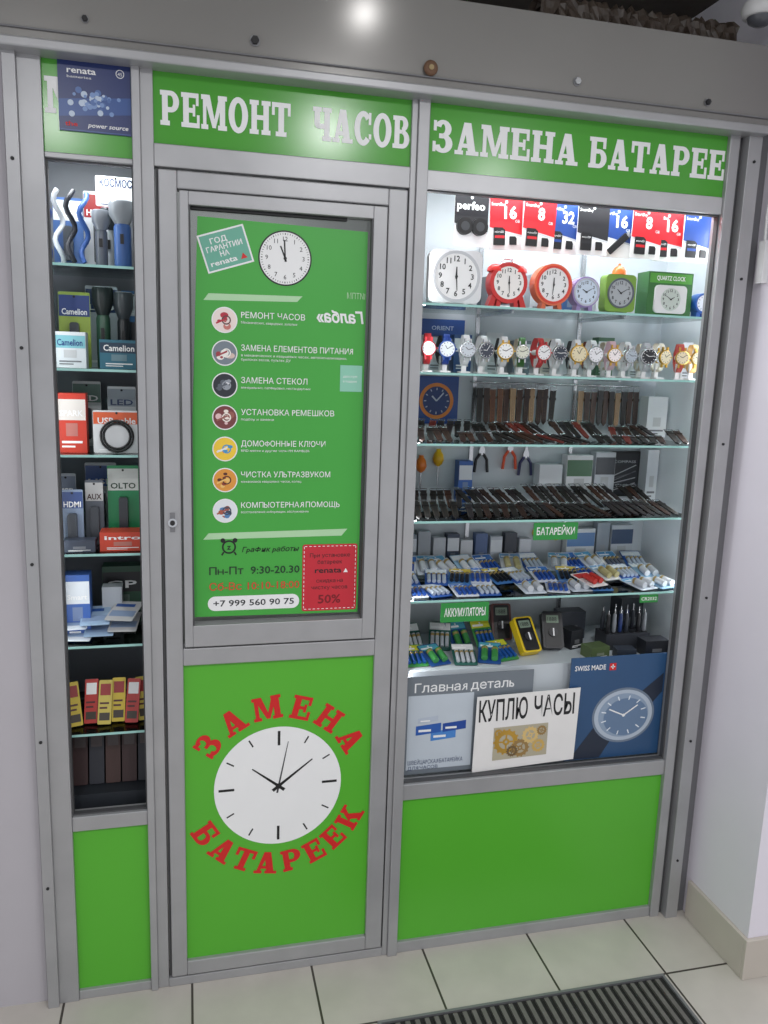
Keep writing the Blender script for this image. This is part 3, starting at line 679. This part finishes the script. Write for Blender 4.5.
b=B().box(-.07,.07,-.002,.002,0,.145,C(30,74,146,.35));d=B()
d.disc(.0,.07,.055,-.0024,C(226,136,56),32).disc(0,.07,.044,-.0028,C(34,60,116),32)
for i in range(12):
    a=i*pi/6;d.line(.033*sin(a),.07+.033*cos(a),.040*sin(a),.07+.040*cos(a),.003,-.0032,C(190,200,214))
d.line(0,.07,.022,.095,.004,-.0036,C(190,200,214)).line(0,.07,-.015,.085,.005,-.0036,C(190,200,214))
thing('clock_poster','blue poster with an orange-ringed dial against the cabinet back','poster',(.745,.376,1.515),[('sheet',b),('dial_print',d,None,'sheet')])
b=B().box(-.07,.07,-.002,.002,0,.05,C(40,80,150,.35));l=B().text('ORIENT',0,.018,-.0026,.012,C(190,206,230),.07,al='C',bold=.01)
thing('brand_card','blue card with pale letters against the cabinet back','card',(.755,.376,1.78),[('sheet',b),('lettering',l)])
def driver(loc,col,label):
    h=B().lathe([(.004,0),(.012,.006),(.018,.02),(.015,.037),(.008,.047),(.007,.054)],(0,0,.0),C(*col,.3),16)
    s=B().cyl((0,0,-.06),'z',.0025,.062,STEEL,8)
    thing('screwdriver',label,'screwdriver',loc,[('handle',h),('shaft',s,'steel shaft')],group='tools hung on the cabinet back')
driver((.755,.36,1.385),(226,176,30),'screwdriver with bulbous yellow handle hung on the back panel')
driver((.70,.36,1.365),(226,120,40),'screwdriver with bulbous orange handle hung on the back panel')
def pliers(loc,col,label):
    hs=[('handle',B().tube([(s_*.004,0,.05),(s_*.018,0,.03),(s_*.022,0,-.01)],.005,C(*col,.4),8)) for s_ in (-1,1)]
    j=B().prism([(-.008,.045),(.008,.045),(.010,.058),(.002,.085),(-.002,.085),(-.010,.058)],-.004,.004,STEEL)
    thing('pliers',label,'pliers',loc,hs+[('jaw',j,'steel jaws')],group='tools hung on the cabinet back')
pliers((.90,.368,1.375),(30,30,34),'small black-handled pliers hung on the back panel')
pliers((.995,.368,1.385),(220,80,40),'small orange-handled pliers hung on the back panel')
pliers((1.05,.368,1.365),(40,44,90),'small dark-handled pliers hung on the back panel')
carton((.835,.345,1.275),.045,.04,.13,(50,96,170),'blue accessory box behind the straps',band=(220,226,232))
carton((1.12,.345,1.275),.08,.04,.12,(206,210,214),'white accessory box behind the straps',rot=.05)
carton((1.22,.345,1.275),.09,.04,.15,(216,218,220),'white accessory box behind the straps',band=(70,110,80))
carton((1.31,.345,1.275),.07,.04,.16,(196,200,206),'pale accessory box behind the straps',band=(60,64,72))
carton((1.475,.34,1.275),.04,.05,.17,(206,210,214),'narrow pale box beside a framed picture')
b=B().box(-.055,.055,-.004,.004,0,.15,BLACK);l=B().quad(-.049,.049,.007,.143,-.0044,C(36,36,42));l.text('COMPASS',0,.112,-.005,.008,C(200,200,204),.08,al='C')
for i in range(7):l.line(-.042,.02+.008*i,.042,.045+.010*i-.012*(i%2),.003,-.0048-.0001*i,[C(180,180,184),C(120,120,126),C(80,80,88)][i%3])
thing('framed_picture','black-framed black and white picture behind the straps','picture',(1.40,.365,1.285),[('frame',b),('print',l,None,'frame')])
carton((1.455,.31,1.487),.07,.05,.13,(214,216,218),'white box with narrow print behind the straps')
for i,(x,c1,hh) in enumerate(((.67,(130,140,150),.12),(.715,(170,176,182),.13),(.765,(200,204,210),.11),(.81,(60,70,90),.12),(.855,(210,212,216),.10),(.905,(90,110,150),.12),(.955,(190,196,204),.11),(1.005,(70,74,82),.12),(1.055,(206,210,216),.10))):
    carton((x,.352,1.052),.040,.03,hh,c1,'narrow accessory box at the back of the battery shelf',grp='narrow accessory boxes at the shelf back',band=(220,224,228) if i%3==0 else None)
carton((1.25,.352,1.052),.10,.03,.13,(206,212,216),'pale box at the back of the shelf',band=(90,130,180))
carton((1.33,.352,1.052),.045,.03,.15,(150,160,170),'narrow grey box at the back of the shelf')
carton((1.40,.352,1.052),.08,.03,.14,(190,196,202),'pale grey box at the back of the shelf',band=(60,80,110))
for i in range(3):
    r=B().tube([(.014*cos(a*pi/8),0,.014*sin(a*pi/8)) for a in range(16)],.003,C(226,190,40,.3),8,True)
    r.tube([(-.008,0,.012),(0,0,.05),(.006,0,.075)],.0025,C(200,200,204,.3,metal=.6),6)
    thing('scissors','small scissors with yellow ring handle on the back panel','scissors',(1.11+.035*i,.375,1.165-.006*i),[('handle',r)],group='scissors on the back panel')
carton((1.472,.2,SH[1]+.0005),.036,.04,.11,(220,222,226),'white upright box beside the watches')
for i,(x,c1) in enumerate(((.72,(190,196,204)),(.80,(60,90,140)),(.90,(206,208,212)),(.99,(120,130,140)),(1.08,(200,190,180)),(1.27,(80,120,90)),(1.38,(206,210,214)))):
    carton((x,.33,SH[1]+.0005),.055,.04,.10+.01*(i%3),c1,'small carton behind the wristwatches',grp='cartons behind the wristwatches',band=(226,228,232) if i%2 else None)
for i,(x,c1,w_) in enumerate(((.72,(170,176,184),.07),(.90,(120,124,132),.09),(1.02,(190,196,204),.06),(1.12,(60,90,140),.05),(1.24,(200,204,208),.07),(1.42,(176,184,192),.06))):
    carton((x,.30,SH[0]+.0005),w_,.05,.09+.012*(i%3),c1,'carton standing behind the desk clocks',grp='cartons behind the desk clocks',band=(210,212,216) if i%2 else None)

# ================================================================ LOWER WINDOW POSTERS
b=B().box(.590,.972,.034,.037,.536,.832,mat('grey_print',(112,120,128),.4,var=.1,scale=4));l=B();pp=B();yq=.0335
l.text('Главная деталь',.612,.784,yq,.026,WHITE,.30,bold=.006)
pp.box(.595,.79,.0336,.0339,.55,.775,C(190,199,208))
for x,zz,w,h,c in ((.62,.655,.075,.028,(40,90,170)),(.665,.635,.075,.028,(70,130,200)),(.70,.66,.07,.026,(30,70,150)),(.625,.69,.06,.016,(180,190,204))):
    pp.poly([(x,zz),(x+w,zz+.006),(x+w,zz+h+.006),(x,zz+h)],yq-.0003-zz*.0004,C(*c)).quad(x+.008,x+w*.6,zz+h*.35,zz+h*.6,yq-.0009,WHITE)
l.text('ШВЕЙЦАРСКАЯ БАТАРЕЙКА',.60,.566,yq-.0006,.012,C(40,60,100),.165).text('ДЛЯ ЧАСОВ',.60,.55,yq-.0006,.010,C(40,60,100),.09)
thing('poster','grey battery poster with blue battery boxes inside the window','poster',(.78,.035,.536),[('sheet',b),('lettering',l,None,'sheet'),('picture',pp,None,'sheet')],org=(.78,.035,.536))
KP=(.95,.02,.51);b=B().prism([(.79,.534),(1.110,.548),(1.116,.774),(.794,.766)],.016,.018,C(228,226,224,.6));l=B();yq=.0155
l.text('КУПЛЮ',.802,.690,yq,.060,C(24,24,28),.150,bold=.016,rot=1).text('ЧАСЫ',.972,.693,yq,.060,C(24,24,28),.128,bold=.016,rot=1)
pp=B();pp.poly([(.85,.566),(1.02,.572),(1.02,.672),(.85,.668)],yq,C(176,168,146))
random.seed(3)
for i,(gx,gz,gr) in enumerate(((.89,.622,.036),(.935,.60,.026),(.965,.638,.024),(.91,.592,.016),(.992,.603,.019),(.865,.65,.012),(1.0,.65,.014))):
    m=[GOLD,C(150,120,70),C(214,184,120),C(110,88,56),C(200,165,90)][i%5]
    for k in range(14):
        a=k*2*pi/14;pp.line(gx+gr*.8*cos(a),gz+gr*.8*sin(a),gx+gr*1.12*cos(a),gz+gr*1.12*sin(a),gr*.18,yq-.0003-.0001*i,m)
    pp.ring(gx,gz,gr,gr*.62,yq-.00035-.0001*i,m,24).ring(gx,gz,gr*.3,gr*.12,yq-.00035-.0001*i,m,14)
    for k in range(4):
        a=k*pi/2+i;pp.line(gx+gr*.2*cos(a),gz+gr*.2*sin(a),gx+gr*.7*cos(a),gz+gr*.7*sin(a),gr*.14,yq-.00036-.0001*i,m)
thing('paper_notice','white paper notice with black letters and brass gears','notice',KP,[('sheet',b),('lettering',l,None,'sheet'),('picture',pp,None,'sheet')],org=KP)
NAVY=mat('navy_print',(42,78,118),.35,var=.4,scale=3)
b=B().box(1.085,1.40,.026,.029,.538,.862,NAVY);l=B();pp=B();yq=.0255
l.text('SWISS MADE',1.098,.822,yq,.015,WHITE,.10,bold=.015);l.quad(1.21,1.232,.818,.840,yq,RED).quad(1.214,1.228,.8272,.8308,yq-.0003,WHITE).quad(1.2192,1.2228,.822,.836,yq-.0003,WHITE)
wx,wz=1.27,.672
pp.poly([(1.10,.54),(1.20,.54),(1.25,.62),(1.19,.66)],yq,C(30,40,58)).poly([(1.32,.74),(1.36,.70),(1.395,.74),(1.395,.80)],yq,C(30,40,58))
pp.disc(wx,wz,.104,yq-.0002,C(110,124,142),48,rz=.088).disc(wx,wz,.097,yq-.0005,C(176,188,202),48,rz=.081).disc(wx,wz,.084,yq-.0008,C(140,158,180),48,rz=.070).disc(wx+.008,wz-.006,.074,yq-.0009,C(100,124,154),48,rz=.060)
for i in range(12):
    a=i*pi/6+.3;pp.line(wx+.060*cos(a),wz+.050*sin(a),wx+.076*cos(a),wz+.063*sin(a),.0035,yq-.0011,C(226,232,238))
pp.line(wx,wz,wx-.05,wz+.022,.004,yq-.0013,WHITE).line(wx,wz,wx+.045,wz+.03,.004,yq-.0013,WHITE).disc(wx,wz,.005,yq-.0015,WHITE,12)
thing('poster','navy poster with a large silver wristwatch inside the window','poster',(1.24,.028,.538),[('sheet',b),('lettering',l,None,'sheet'),('picture',pp,None,'sheet')],org=(1.24,.028,.538))

# ================================================================ LEFT DISPLAY CABINET
SL=[1.897,1.657,1.451,1.204,.965,.727]
parts=[('back_panel',B().box(-.398,-.10,.33,.342,.727,2.2,MIDG).box(-.398,-.10,.33,.342,.03,.727,DARK)),('base_unit',B().box(-.39,-.10,.06,.329,.03,.55,DARK)),('top_panel',B().box(-.398,-.10,.05,.33,2.2,2.21,INTD)),('side_panel',B().box(-.10,-.092,.04,.342,.03,2.2,INTD))]  # darkness at the cabinet bottom is put into the lower panel colour
for z in SL:parts.append(('shelf',shelf(-.39,-.101,.045,.3,z),'glass shelf with pale edge'))
parts.append(('light_strip',B().box(-.36,-.13,.06,.07,2.185,2.195,LED)))
thing('display_cabinet','narrow grey display cabinet with glass shelves behind the small window','cabinet',(-.25,.2,.03),parts,org=(-.25,.2,.03))
def torch(loc,c1,c2,label,h=.14,rot=(0,0,0),r=.014):
    b=B().lathe([(r*.9,0),(r,.004),(r,h*.62),(r*.85,h*.66)],(0,0,0),C(*c1,.35),18);hd=B().lathe([(r*.85,h*.66),(r*1.5,h*.8),(r*1.55,h*.97),(r*1.4,h)],(0,0,0),C(*c2,.3),18);hd.cyl((0,0,h),'z',r*1.3,.001,C(200,206,212,.1),18)
    s=B().box(-.004,.004,-r-.003,-r+.002,h*.35,h*.5,BLACK)
    return thing('flashlight',label,'flashlight',loc,[('body',b),('head',hd),('switch',s,None,'body')],group='flashlights in the narrow cabinet',rot=rot)
def lcard(loc,w,h,col,label,txt='',band=None,prod=None,ink=WHITE,rot=(0,0,0),big=.014):
    c=B().prism(rrect(-w/2,w/2,0,h,.004),-.001,.001,C(*col,.35))
    if band:c.quad(-w/2+.001,w/2-.001,h*.68,h*.96,-.0013,C(*band,.35))
    c.disc(0,h*.94,.003,-.0018,DK,10)
    l=B().text(txt or 'LED',0,h*.72-big*.2,-.0018,min(big,h*.24),ink,w*.8,al='C',bold=.02).quad(-w*.38,w*.1,h*.06,h*.09,-.0018,ink)
    ps=[('card',c),('lettering',l,None,'card')]
    if prod=='bulb':ps.append(('bulb',B().lathe([(.008,0),(.010,.01),(.018,.03),(.017,.042),(.008,.05),(.001,.052)],(0,-.020,h*.12),WHITE,18)))
    if prod=='ring':ps.append(('cable',B().tube([(w*.34*cos(a*pi/12),-.005-.002*(a%3),h*.40+w*.34*sin(a*pi/12)) for a in range(24)],.003,BLACK,8,True).tube([(w*.28*cos(a*pi/12),-.006,h*.40+w*.28*sin(a*pi/12)) for a in range(24)],.003,BLACK,8,True),'coiled black cable'))
    if prod=='stick':ps.append(('product',B().prism(rrect(-.011,.011,h*.12,h*.6,.006),-.016,-.0015,C(60,64,70,.3),True)))
    return thing('blister_pack',label,'package',loc,ps,group='packs in the narrow cabinet',rot=rot)
z=SL[0]+.0005
for k in range(4):
    b=B().tube([(.008*sin(t*.9+k),.016*cos(t*.7+k),.007+.0125*t) for t in range(14)],.006,[C(36,70,150),C(200,206,212),C(30,34,44),C(50,90,160)][k],8)
    thing('cable','curled %s cable standing on the glass shelf'%['blue','white','black','light blue'][k],'cable',(-.318+.028*k,.10+.01*(k%2),z),[('cable',b)],group='cables on the top shelf')
lcard((-.162,.15,2.045),.094,.07,(206,210,216),'white rounded card with letters hung above the flashlights','КОСМОС',ink=C(30,40,80),big=.02)
torch((-.145,.09,z),(64,100,160),(140,146,152),'blue and grey flashlight standing on its end',.15,r=.020)
torch((-.195,.11,z),(90,96,106),(120,126,134),'grey flashlight standing on its end',.13)
torch((-.185,.2,z),(150,156,162),(60,66,72),'silver flashlight standing on its end',.15)
lcard((-.28,.2,z),.07,.17,(60,90,140),'blue blister pack at the back of the shelf','LED',(200,206,212),'stick')
lcard((-.215,.26,z),.07,.20,(200,204,210),'white blister pack at the back of the shelf','HAMA',(150,40,44),'stick')
z=SL[1]+.0005
carton((-.272,.11,z),.072,.05,.085,(206,212,216),'white battery carton with blue print','Camelion',C(30,60,120),band=(120,180,190))
carton((-.160,.11,z),.090,.05,.070,(44,104,124),'teal carton with white print','Camelion',band=(30,56,76))
torch((-.205,.20,z),(50,84,66),(36,44,44),'dark green flashlight standing on its end',.20,r=.017)
torch((-.155,.20,z),(30,34,38),(60,66,70),'black flashlight standing on its end',.19,r=.016)
lcard((-.272,.19,z),.075,.185,(150,170,70),'lime and dark blister pack behind the carton','Camelion',(40,60,120),'stick')
lcard((-.135,.26,z),.06,.20,(60,110,160),'blue blister pack behind the flashlights','LED',(210,214,218),'stick')
lcard((-.215,.28,z),.08,.21,(190,196,202),'white blister pack behind the flashlights','LED',(50,70,110),'stick')
z=SL[2]+.0005
carton((-.275,.11,z),.068,.045,.145,(196,60,44),'red and white upright carton','SPARK',band=(220,214,208))
lcard((-.17,.09,z),.112,.105,(216,218,220),'white pack with a coiled black cable','USB cable',(216,96,56),'ring')
lcard((-.165,.2,z),.07,.16,(206,210,214),'white pack with a light bulb','LED',(150,160,170),'bulb',ink=C(40,60,100))
lcard((-.255,.24,z),.07,.17,(200,204,206),'white pack at the back of the shelf','LED',(90,120,110),'stick')
z=SL[3]+.0005
lcard((-.285,.12,z),.052,.15,(130,146,170),'grey-blue blister pack on the glass shelf','HDMI',(60,80,130),'stick')
lcard((-.235,.15,z),.045,.17,(90,96,106),'dark grey blister pack on the glass shelf','AUX',(190,190,190),'stick',ink=C(60,30,30))
lcard((-.165,.17,z),.078,.205,(40,136,86),'green blister pack with a grey plug','OLTO',(206,210,206),'stick',ink=C(30,60,40))
carton((-.162,.1,z),.110,.06,.048,(196,66,44),'low orange-red carton with white print','intro')
carton((-.265,.085,z),.075,.04,.03,(60,66,80),'low dark carton on the glass shelf')
lcard((-.31,.2,z),.05,.18,(170,176,186),'pale blister pack at the back of the shelf','USB',(120,130,150),'stick')
lcard((-.23,.27,z),.08,.20,(190,194,200),'white blister pack at the back of the shelf','USB',(60,90,150),'stick')
z=SL[4]+.0005
carton((-.28,.13,z),.062,.05,.17,(60,96,166),'blue and white upright carton','Smart',band=(214,220,226))
carton((-.18,.25,z),.10,.05,.16,(36,76,56),'dark green carton at the back of the shelf','GP',band=(30,30,34))
carton((-.20,.18,z),.05,.04,.12,(190,196,202),'pale carton standing behind the loose packets')
for i in range(6):
    b=B().prism(rrect(-.036,.036,0,.10,.003),-.0008,.0008,C(*[(206,212,218),(160,186,212),(196,196,196)][i%3],.4));b.quad(-.030,.02,.07,.085,-.0011,C(50,90,160)).quad(-.032,.032,.02,.05,-.0011,C(140,160,190))
    thing('packet','thin white and blue packet lying in a loose pile','packet',(-.285+.057*(i%3)-.008*(i//3),.07,z+.006+.010*i),[('sheet',b)],group='loose packets on the shelf',rot=(radians(-78),0,random.uniform(-.3,.25)))
z=SL[5]+.0005
for i in range(6):
    col=[(206,180,50),(180,50,44),(200,180,80)][i%3]
    b=B().prism(rrect(-.017,.017,0,.115,.003),-.002,.002,C(*col,.4));b.quad(-.013,.013,.075,.105,-.0024,C(150,40,40) if i%3!=1 else WHITE)
    b.quad(-.013,.013,.01,.03,-.0024,C(60,50,40)).quad(-.013,.006,.04,.045,-.0024,C(80,30,30)).quad(-.013,.010,.052,.057,-.0024,C(80,30,30))
    thing('snack_like_packet' if False else 'coin_cell_card','yellow and red card of coin cells leaning on the shelf','batteries',(-.292+.0345*i,.09+.012*(i%2),z+.003),[('card',b)],group='coin cell cards on the lowest shelf',rot=(radians(-24),radians(random.uniform(-3,3)),random.uniform(-.2,.3)))
for i in range(5):
    b=B().prism(rrect(-.019,.019,0,.15,.003),-.004,.004,C(*[(60,40,40),(44,46,54),(70,48,44)][i%3],.5));b.quad(-.014,.014,.10,.135,-.0044,C(80,70,70))
    thing('dark_packet','dark narrow packet standing under the lowest shelf','packet',(-.29+.042*i,.11,.5525),[('sheet',b)],group='dark packets in the cabinet bottom',rot=(radians(-12),0,0))

# ================================================================ MAT, SMALL FITTINGS
RB=mat('dark_rubber',(100,97,94),.6,var=.25,scale=30);RB2=C(30,29,29,.8)
b=B().box(.47,1.29,-1.4,-.262,0,.006,RB2)
mt=B();x=.48
while x<1.28:
    mt.box(x,x+.012,-1.39,-.272,.006,.014,RB);x+=.026
fr_=B().box(.462,1.298,-.262,-.254,0,.012,ALU2).box(.462,.47,-1.4,-.262,0,.012,ALU2).box(1.29,1.298,-1.4,-.262,0,.012,ALU2)
thing('doormat','dark ribbed rubber entrance mat on beige tiles','doormat',(.88,-.8,0),[('base',b),('rib_field',mt,'parallel rubber ribs'),('edge_frame',fr_,'grey metal edge')],org=(.88,-.8,0))
b=B().box(1.509,1.527,-.065,-.038,1.94,2.05,C(226,226,226));l=B().tube([(1.518,-.05,2.05),(1.517,-.048,2.12),(1.52,-.05,2.2),(1.516,-.055,2.31)],.004,C(220,220,220),8)
thing('junction_box','white plastic junction box with cable on the wall','box',(1.517,-.05,1.94),[('housing',b),('cable',l)],org=(1.517,-.05,1.94))
vs=[];N=60;M=14
for i in range(N):
    for j in range(M):
        a=2*pi*j/M;r=.034*(1+random.uniform(-.25,.25));vs.append((.85+.0095*i+random.uniform(-.004,.004),.04+r*cos(a),2.567+r*sin(a)))
b=B().add(vs,[(i*M+j,i*M+(j+1)%M,(i+1)*M+(j+1)%M,(i+1)*M+j) for i in range(N-1) for j in range(M)],mat('brown_crumpled_film',(70,60,52),.4,var=.5,scale=25))
thing('pipe_insulation','brown crumpled film-wrapped pipe lying on the beam','pipe',(1.1,.04,2.53),[('wrap',b)],org=(1.1,.04,2.53))
b=B().lathe([(.045,0),(.05,-.012),(.046,-.03),(.04,-.034)],(0,0,0),C(222,222,222,.35),28);d=B().lathe([(.034,-.034),(.030,-.045),(.018,-.052),(.001,-.055)],(0,0,0),C(90,92,98,.1),24)
a_=B().box(-.02,.082,-.02,.02,-.004,.004,WHITE)
thing('dome_camera','white dome security camera mounted high on the wall','camera',(1.445,-.03,2.632),[('housing',b),('dome',d,'dark glossy dome'),('bracket',a_)])

LAMP=mat('lamp_diffuser',(255,253,250),.4,emit=7,var=0)
def downlight(x,y,r=.075,e=22):
    b=B().lathe([(r*1.25,0),(r*1.25,-.012),(r,-.014),(r,-.004)],(0,0,0),WHITE,28);d=B().cyl((0,0,-.010),'z',r*.98,.004,LAMP,28)
    thing('downlight','round white recessed ceiling lamp, lit','lamp',(x,y,2.7845),[('rim',b),('diffuser',d,'glowing diffuser')],group='ceiling lamps')
    L=bpy.data.lights.new('lamp_light','AREA');L.shape='DISK';L.size=r*2;L.energy=e;L.color=(.99,.99,1)
    o=bpy.data.objects.new('lamp_light',L);o.location=(x,y,2.765);COL.objects.link(o)
downlight(.55,-.78,r=.024,e=.9);downlight(.66,-2.0,e=19);downlight(-.6,-2.3,e=18);downlight(1.7,-2.6,e=19)
def area(loc,rot,sx,sy,e,col=(1,1,1)):
    L=bpy.data.lights.new('soft_light','AREA');L.shape='RECTANGLE';L.size=sx;L.size_y=sy;L.energy=e;L.color=col
    o=bpy.data.objects.new('soft_light',L);o.location=loc;o.rotation_euler=rot;COL.objects.link(o)
area((1.04,.1,2.18),(radians(15),0,0),.8,.08,4.4,(.95,.98,1))
area((1.475,.08,1.5),(0,radians(90),radians(30)),1.2,.03,3.0,(.95,.98,1))
area((.6,.06,1.4),(0,radians(-90),radians(-35)),1.4,.03,2.1,(.97,.98,1))
area((-.25,.09,2.17),(radians(10),0,0),.2,.06,1.3,(.95,.98,1))
area((-.33,.052,1.5),(0,radians(-90),radians(-25)),1.2,.02,1.1,(.95,.98,1))
area((.2,1.0,2.7),(0,0,0),.6,.6,9,(.98,.99,1))

w=bpy.data.worlds.new('World');SC.world=w;w.use_nodes=True
w.node_tree.nodes['Background'].inputs[0].default_value=(.92,.94,1,1);w.node_tree.nodes['Background'].inputs[1].default_value=.76

cam=bpy.data.objects.new('Camera',bpy.data.cameras.new('Camera'));COL.objects.link(cam)
cam.data.sensor_fit='VERTICAL';cam.data.sensor_height=36;cam.data.lens=28.125;cam.data.clip_start=.05
cam.matrix_world=Matrix(((.97133,.01157,-.23742,0),(-.23546,.18381,-.95433,-2),(.03263,.98289,.18126,1.69),(0,0,0,1)))
SC.camera=cam
